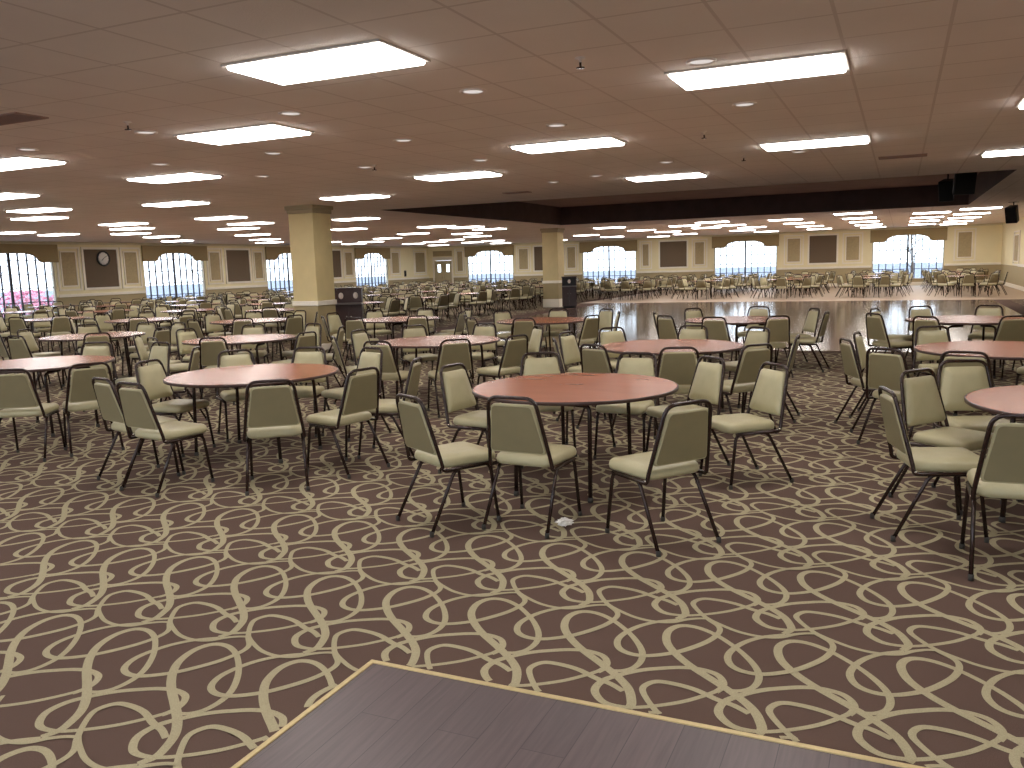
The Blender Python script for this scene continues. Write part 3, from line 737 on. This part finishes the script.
# distant chair: the same shape as one mesh
def far_chair_mesh():
    bm = bmesh.new(); ml = [M['vinyl'], M['metal'], M['vinyl_shaded']]
    for nm, b, m in chair_parts(True):
        bmesh.ops.recalc_face_normals(b, faces=b.faces)
        me = bpy.data.meshes.new('tmp'); b.to_mesh(me); b.free()
        n0 = len(bm.faces); bm.from_mesh(me); bm.faces.ensure_lookup_table()
        for f in bm.faces[n0:]: f.material_index = {'metal': 1, 'vinyl_shaded': 2}.get(m, 0)
        bpy.data.meshes.remove(me)
    return mesh('banquet_chair_distant', bm, ml, recalc=False)
FARME = far_chair_mesh()

# ------------------------------------------------------------------ table prototype
TR = .772
tproto = link('round_table', None)
bm = bmesh.new(); add_lathe(bm, [(0, .729), (TR - .004, .729), (TR - .004, .748), (TR - .008, .75), (0, .75)], 72, smooth=False); obj('tabletop', bm, M['table'], tproto)
bm = bmesh.new(); add_lathe(bm, [(TR - .006, .724), (TR + .003, .726), (TR + .004, .746), (TR - .004, .7495)], 72); obj('edge_band', bm, M['edge'], tproto)
bm = bmesh.new()
for s in (-1, 1):
    add_box(bm, -.36, .36, s * .46 - .02, s * .46 + .02, .70, .729); add_box(bm, s * .3 - .02, s * .3 + .02, -.44, .44, .705, .729)
obj('under_rail', bm, M['metal'], tproto)
for sx in (-1, 1):
    for sy in (-1, 1):
        bm = bmesh.new(); add_tube(bm, round_path([(sx * .10, sy * .46, .69), (sx * .28, sy * .46, .68), (sx * .285, sy * .49, .012)], .05), .0155, 10)
        lg = obj('leg', bm, M['metal'], tproto)
        bm = bmesh.new(); add_lathe(bm, [(0, 0), (.02, 0), (.02, .03), (.015, .036)], 10, (sx * .285, sy * .49, 0)); obj('foot_cap', bm, M['rubber'], lg)
def far_table_mesh():
    bm = bmesh.new()
    add_lathe(bm, [(0, .729), (TR - .004, .729)], 32, smooth=False, mi=1); add_lathe(bm, [(TR - .004, .728), (TR + .004, .73), (TR + .004, .746), (TR - .004, .75)], 32, mi=1)
    add_lathe(bm, [(TR - .004, .75), (0, .75)], 32, smooth=False, mi=0)
    for sx in (-1, 1):
        for sy in (-1, 1): add_tube(bm, round_path([(sx * .10, sy * .46, .69), (sx * .28, sy * .46, .68), (sx * .285, sy * .49, 0)], .05, 2), .0155, 5, mi=1)
    return mesh('round_table_distant', bm, [M['table'], M['metal']])
FARTB = far_table_mesh()

# ------------------------------------------------------------------ furniture layout
NEAR = {  # name: (x, y, phase, table label, short name, chairs)   chairs: ('b', backrest x, y, facing) or ('f', rear feet x, y, facing)
 1: (-2.22, 5.98, 0, 'round red-brown table nearest the camera, front and centre', 'front centre table',
     [('f', -2.80, 4.58, 60), ('f', -2.15, 4.70, 86), ('f', -1.09, 4.76, 143), ('f', -.86, 6.62, 222), ('b', -1.42, 6.98, 228), ('b', -2.1, 7.22, 268), ('b', -2.95, 7.1, 300), ('b', -3.3, 6.12, 352)]),
 2: (-5.42, 6.1, .5, 'round red-brown table at left front, ringed by nine chairs', 'left front table',
     [('f', -5.31, 4.64, 82), ('f', -5.80, 4.80, 74), ('b', -6.47, 5.9, 5), ('b', -6.3, 6.85, 322), ('b', -5.68, 7.25, 286), ('b', -4.95, 7.3, 252), ('b', -4.0, 5.76, 168), ('b', -3.95, 6.5, 196), ('b', -4.30, 5.02, 128)]),
 3: (1.17, 6.02, .3, 'round pinkish table cut by the right edge, nearest there', 'nearest right-edge table',
     [('f', -.03, 5.5, 16), ('b', .16, 6.42, 322), ('b', .46, 7.05, 290), ('f', .60, 4.78, 92), ('b', 1.2, 7.2, 268)]),
 4: (.92, 9.2, 0, 'round red-brown table at the right edge, behind the pinkish one', 'second right-edge table',
     [('b', -.42, 8.75, 22), ('b', -.35, 9.5, 352), ('b', -.08, 7.92, 58), ('b', .35, 10.32, 292), ('b', .50, 7.76, 80), ('b', 1.5, 10.35, 245)]),
 5: (-8.68, 6.35, .2, 'round table at the left edge reflecting window light', 'left edge table',
     [('b', -7.35, 5.1, 122), ('b', -6.98, 5.62, 148), ('b', -7.15, 7.1, 212), ('b', -8.15, 7.55, 262), ('b', -9.1, 7.45, 302)]),
 6: (-2.25, 9.1, .4, 'round table behind the front centre table, slightly to its right', 'table behind front centre',
     [('b', -1.86, 7.82, 106), ('b', -1.22, 8.15, 137), ('b', -.98, 9.1, 181), ('b', -2.3, 10.38, 269), ('b', -1.5, 10.12, 233), ('b', -3.2, 10.02, 316), ('b', -3.52, 9.35, 350), ('b', -3.35, 8.55, 26), ('b', -2.72, 7.95, 66)]),
 7: (-5.3, 9.4, .1, 'round table in second row, straight below the far double doors', 'table below the far doors',
     [('b', -5.32, 8.05, 95), ('b', -4.52, 8.36, 134), ('b', -4.02, 8.9, 158), ('b', -6.2, 10.3, 317), ('b', -5.3, 10.68, 270), ('b', -6.55, 9.5, 358), ('b', -6.25, 8.55, 44), ('b', -4.35, 10.3, 224)]),
 9: (-8.5, 9.35, .7, 'round table in second row, second from left', 'second table, second row', None),
 8: (-11.75, 9.6, .2, 'round table in second row at the far left, below the clock', 'second row leftmost table', None),
 10: (-5.37, 13.05, .3, 'round table in third row right in front of the farther pillar', 'table before the farther pillar', None),
 11: (-2.25, 13.2, .9, 'round table in third row, edge of the dance floor, right of centre', 'centre-right third row table', None),
 12: (.85, 13.2, .5, 'round table in third row at the right, edge of dance floor', 'third row right table', None),
 13: (-8.42, 13.4, .1, 'round table in third row, just right of the near square pillar', 'table right of near pillar', None),
 14: (-11.5, 13.0, .8, 'round table directly in front of the near square pillar', 'table fronting the near pillar', None),
 15: (-17.9, 13.6, .4, 'round table in third row at the left, below the clock', 'third row leftmost table', None),
 16: (-14.7, 13.3, .0, 'round table in third row, left of the near square pillar', 'table left of near pillar', None),
}
SECT = ['near side', 'near side just right', 'near right', 'right side toward camera', 'right side', 'right side set back', 'far right', 'far side just right', 'far side', 'far side just left', 'far left', 'left side set back', 'left side', 'left side toward camera', 'near left', 'near side just left']
placed = []; BLOCK = [(-11.42, 14.83, .72), (-12.28, 31.0, .75), (-11.85, 16.75, .75), (-11.3, 30.1, .7)]
chairs = []      # (x, y, yaw, table id, sector)
tables = []
def facing_word(x, y, f):
    v = math.degrees(math.atan2(-y, -x)); d = (f - v + 180) % 360 - 180      # 0 = towards camera
    if abs(d) < 45: return 'facing camera'
    if abs(d) > 135: return 'back to camera'
    return 'facing left' if d < 0 else 'facing right'
def try_chair(x, y, f, dmin):
    for (a, b, g) in placed:
        if (a - x) ** 2 + (b - y) ** 2 < dmin * dmin: return False
    for a, b, r in BLOCK:
        if (a - x) ** 2 + (b - y) ** 2 < r * r: return False
    return XL + .6 < x < XR - .5 and y < YF - .6
def auto_chairs(tx, ty, n, ph, dmin=.54):
    out = []
    for k in range(n):
        for attempt in range(10):
            a = 2 * PI * (k + ph + random.uniform(-.12, .12)) / n + (attempt * random.uniform(-.08, .08)); r = random.uniform(.93, 1.14) - .012 * attempt
            x, y = tx + r * math.cos(a), ty + r * math.sin(a)
            if try_chair(x, y, 0, dmin):
                f = math.degrees(a) + 180 + random.gauss(0, 7); placed.append((x, y, f)); out.append((x, y, f)); break
    return out
for tid in sorted(NEAR, key=lambda t: NEAR[t][5] is None):
    tx, ty, ph, lab, sn, cl = NEAR[tid]
    tables.append((tid, tx, ty, lab, sn, True))
    L = []
    if cl:
        for kd, x, y, f in cl:
            o = .285 if kd == 'f' else .265
            sx, sy = x + o * math.cos(math.radians(f)), y + o * math.sin(math.radians(f))
            L.append((sx, sy, f)); placed.append((sx, sy, f))
    else: L = auto_chairs(tx, ty, 8, ph)
    used = set()
    for (x, y, f) in L:
        av = math.atan2(-ty, -tx); a = math.atan2(y - ty, x - tx) - av     # 0 = nearest the camera; ccw = viewer's ... right
        s = int(round(((a) % (2 * PI)) / (2 * PI) * 16)) % 16
        for dlt in (0, 1, -1, 2, -2, 3, -3):
            if (s + dlt) % 16 not in used: s = (s + dlt) % 16; break
        used.add(s)
        lab2 = 'olive chair, %s, %s of the %s' % (facing_word(x, y, f), SECT[s], sn)
        chairs.append((x, y, f, True, lab2))
# tables farther off: left hall beyond the pillar, and the far end beyond the dance floor
FT = []
rowsL = [16.7 + 3.15 * i for i in range(10)]
for ri, y in enumerate(rowsL):
    for ci, x in enumerate([-13.9, -17.0, -20.1, -23.2, -26.2]):
        FT.append((x + random.uniform(-.2, .2), y + random.uniform(-.2, .2), 'L', ri, ci))
for ri, y in enumerate([36.9, 40.3, 43.7, 46.9]):
    for ci, x in enumerate([-10.9, -7.6, -4.3, -1.0, 2.3]):
        FT.append((x + random.uniform(-.1, .1), y + random.uniform(-.15, .15), 'F', ri, ci))
FT = [t for t in FT if seen((t[0], t[1], .75), 25)]
rowvis = {}
for t in FT: rowvis.setdefault((t[2], t[3]), []).append(t)
for kk in rowvis: rowvis[kk].sort(key=lambda t: t[0])
far_chairs = []
for t in FT:
    x, y, z, ri, ci = t; n = rowvis[(z, ri)].index(t)
    if z == 'L': tl = 'distant round table left of dance floor, %s row beyond pillar, %s from left' % (ordinal(ri), ordinal(n)); cl = 'small distant olive chair, %s row left of dance floor, %s table from left' % (ordinal(ri), ordinal(n))
    else: tl = 'distant round table beyond the dance floor, %s row, %s from left' % (ordinal(ri), ordinal(n)); cl = 'small distant olive chair beyond dance floor, %s row, %s table from left' % (ordinal(ri), ordinal(n))
    tables.append((None, x, y, tl, None, False))
    for c in auto_chairs(x, y, 8, random.random(), .63): far_chairs.append(c + (cl,))
# nearest 300 individually, the rest as one
first = [True]
for i, a in enumerate(chairs):
    for b in chairs[:i]:
        if math.hypot(a[0] - b[0], a[1] - b[1]) < .5: print('CLOSE', round(math.hypot(a[0] - b[0], a[1] - b[1]), 2), a, b)
GRP = 'chairs around the round tables'
for (x, y, f, _, lab) in chairs:
    if not seen((x, y, .5), 60): continue
    r = proto if first[0] else dup(proto)
    first[0] = False
    r.location = (x, y, .0025); r.rotation_euler = (0, 0, math.radians(f - 90)); tag(r, lab, 'chair', GRP)
n_near = len([1 for c in chairs if seen((c[0], c[1], .5), 60)])
far_chairs = [c for c in far_chairs if seen((c[0], c[1], .5), 6)]
far_chairs.sort(key=lambda c: c[0] ** 2 + c[1] ** 2)
nind = max(0, 298 - n_near); rest = []
for i, (x, y, f, lab) in enumerate(far_chairs):
    if i < nind:
        o = link('banquet_chair', FARME, None, (x, y, .0025), math.radians(f - 90)); tag(o, lab, 'chair', GRP)
    else: rest.append((x, y, f))
if rest:
    import array
    vs0 = [v.co.copy() for v in FARME.vertices]; fs0 = [tuple(p.vertices) for p in FARME.polygons]; mi0 = [p.material_index for p in FARME.polygons]
    V = []; Fc = []; MI = []
    for x, y, f in rest:
        R = Matrix.Translation((x, y, .0025)) @ Matrix.Rotation(math.radians(f - 90), 4, 'Z'); k = len(V)
        V.extend([tuple(R @ v) for v in vs0]); Fc.extend([tuple(i + k for i in q) for q in fs0]); MI.extend(mi0)
    me = bpy.data.meshes.new('banquet_chairs'); me.from_pydata(V, [], Fc)
    me.materials.append(M['vinyl']); me.materials.append(M['metal']); me.materials.append(M['vinyl_shaded']); me.polygons.foreach_set('material_index', MI); me.polygons.foreach_set('use_smooth', [True] * len(Fc)); me.update()
    tag(link('banquet_chairs', me), 'mass of the farthest tiny olive chairs before the window walls', 'chairs', GRP, 'stuff')
ft = True
for (tid, x, y, lab, sn, near) in tables:
    if near:
        r = tproto if ft else dup(tproto); ft = False
        r.location = (x, y, .0025); r.rotation_euler = (0, 0, 0 if tid == 1 else random.uniform(0, PI))
    else: r = link('round_table', FARTB, None, (x, y, .0025), random.uniform(0, PI))
    tag(r, lab, 'table', 'round banquet tables')

# ---- crumpled napkin on the carpet
bm = bmesh.new(); bmesh.ops.create_icosphere(bm, subdivisions=3, radius=.028)
rr = random.Random(4)
for v in bm.verts:
    n = v.co.normalized(); q = 1 + .35 * math.sin(n.x * 9 + 1) * math.cos(n.y * 8) + .25 * math.sin(n.z * 11 + n.x * 5)
    v.co = Vector((v.co.x * 1.7 * q, v.co.y * 1.1 * q, v.co.z * .8 * q))
zm = min(v.co.z for v in bm.verts)
for v in bm.verts: v.co.z -= zm
o = obj('napkin', bm, M['paper'], None, (-1.90, 4.90, .004), .4); tag(o, 'crumpled white napkin lying on the carpet under a chair', 'napkin')

# ------------------------------------------------------------------ outdoors
bm = bmesh.new(); add_box(bm, -140, 120, -60, 200, -.6, -.35); struct('ground', bm, M['ground'])
def shrub(x, y, r, h, m, label, seed):
    rg = random.Random(seed); bm = bmesh.new()
    for i in range(1400):
        a = rg.uniform(0, 2 * PI); q = math.sqrt(rg.random()); z = rg.random()
        rad = r * q * math.sqrt(max(.05, 1 - (z - .35) ** 2 * 1.8)); p = Vector((rad * math.cos(a), rad * math.sin(a), z * h)); s = rg.uniform(.04, .09)
        n = Vector((rg.gauss(0, 1), rg.gauss(0, 1), rg.gauss(0, 1))).normalized(); u = n.orthogonal().normalized(); w = n.cross(u)
        vs = [bm.verts.new(p + u * s), bm.verts.new(p + w * s * .6), bm.verts.new(p - u * s), bm.verts.new(p - w * s * .6)]; bm.faces.new(vs)
    o = obj('shrub', bm, m, None, (x, y, -.36)); tag(o, label, 'shrub', 'shrubs outside the windows')
shrub(-31.2, 22.6, 1.25, 1.6, M['pink'], 'pink flowering shrub outside the leftmost window, right part', 1)
shrub(-31.6, 25.0, 1.15, 1.5, M['pink'], 'pink flowering shrub outside the leftmost window, behind the panel', 2)
def tree(x, y, h, label, seed):
    rg = random.Random(seed); t = thing('bare_tree', label, 'tree', (x, y, -.36), 0, 'bare trees outside')
    bm = bmesh.new(); add_tube(bm, smooth_path([(0, 0, 0), (.04, .02, h * .3), (-.05, .05, h * .6), (.02, 0, h)]), .11, 8, r1=.02); obj('trunk', bm, M['bark'], t)
    for i in range(26):
        z = h * rg.uniform(.22, .92); a = rg.uniform(0, 2 * PI); l = rg.uniform(.7, 1.6) * (1 - .5 * z / h)
        bm = bmesh.new(); d = Vector((math.cos(a), math.sin(a), rg.uniform(.4, 1.0)))
        p0 = Vector((0, 0, z)); p1 = p0 + d * l * .5 + Vector((0, 0, .1)); p2 = p0 + d * l
        add_tube(bm, smooth_path([p0, p1, p2], n=3), .03, 5, r1=.008)
        for j in range(4):
            q = p0.lerp(p2, rg.uniform(.3, 1)); e = q + Vector((rg.gauss(0, .3), rg.gauss(0, .3), rg.uniform(.1, .5)))
            add_tube(bm, [q, e], .012, 4, r1=.004)
        obj('branch', bm, M['bark'], t)
tree(-34.5, 36.0, 5.0, 'bare tree outside the window just right of the clock', 3)
tree(.6, 57.0, 5.0, 'bare tree outside the window nearest the right corner', 5)
tree(-36.5, 25.0, 4.5, 'bare tree outside the leftmost window, behind the shrubs', 8)

# ------------------------------------------------------------------ sky and colour
w = bpy.data.worlds.new('sky'); SC.world = w; w.use_nodes = True
bg = w.node_tree.nodes['Background']; bg.inputs['Color'].default_value = (.86, .93, 1.0, 1); bg.inputs['Strength'].default_value = 4.6
SC.view_settings.view_transform = 'Standard'; SC.view_settings.look = 'None'
SC.view_settings.exposure = 0.0; SC.view_settings.gamma = 1.0; SC.view_settings.use_curve_mapping = False
SC.cycles.max_bounces = 8; SC.cycles.diffuse_bounces = 5; SC.cycles.transparent_max_bounces = 12
SC.cycles.sample_clamp_indirect = 3
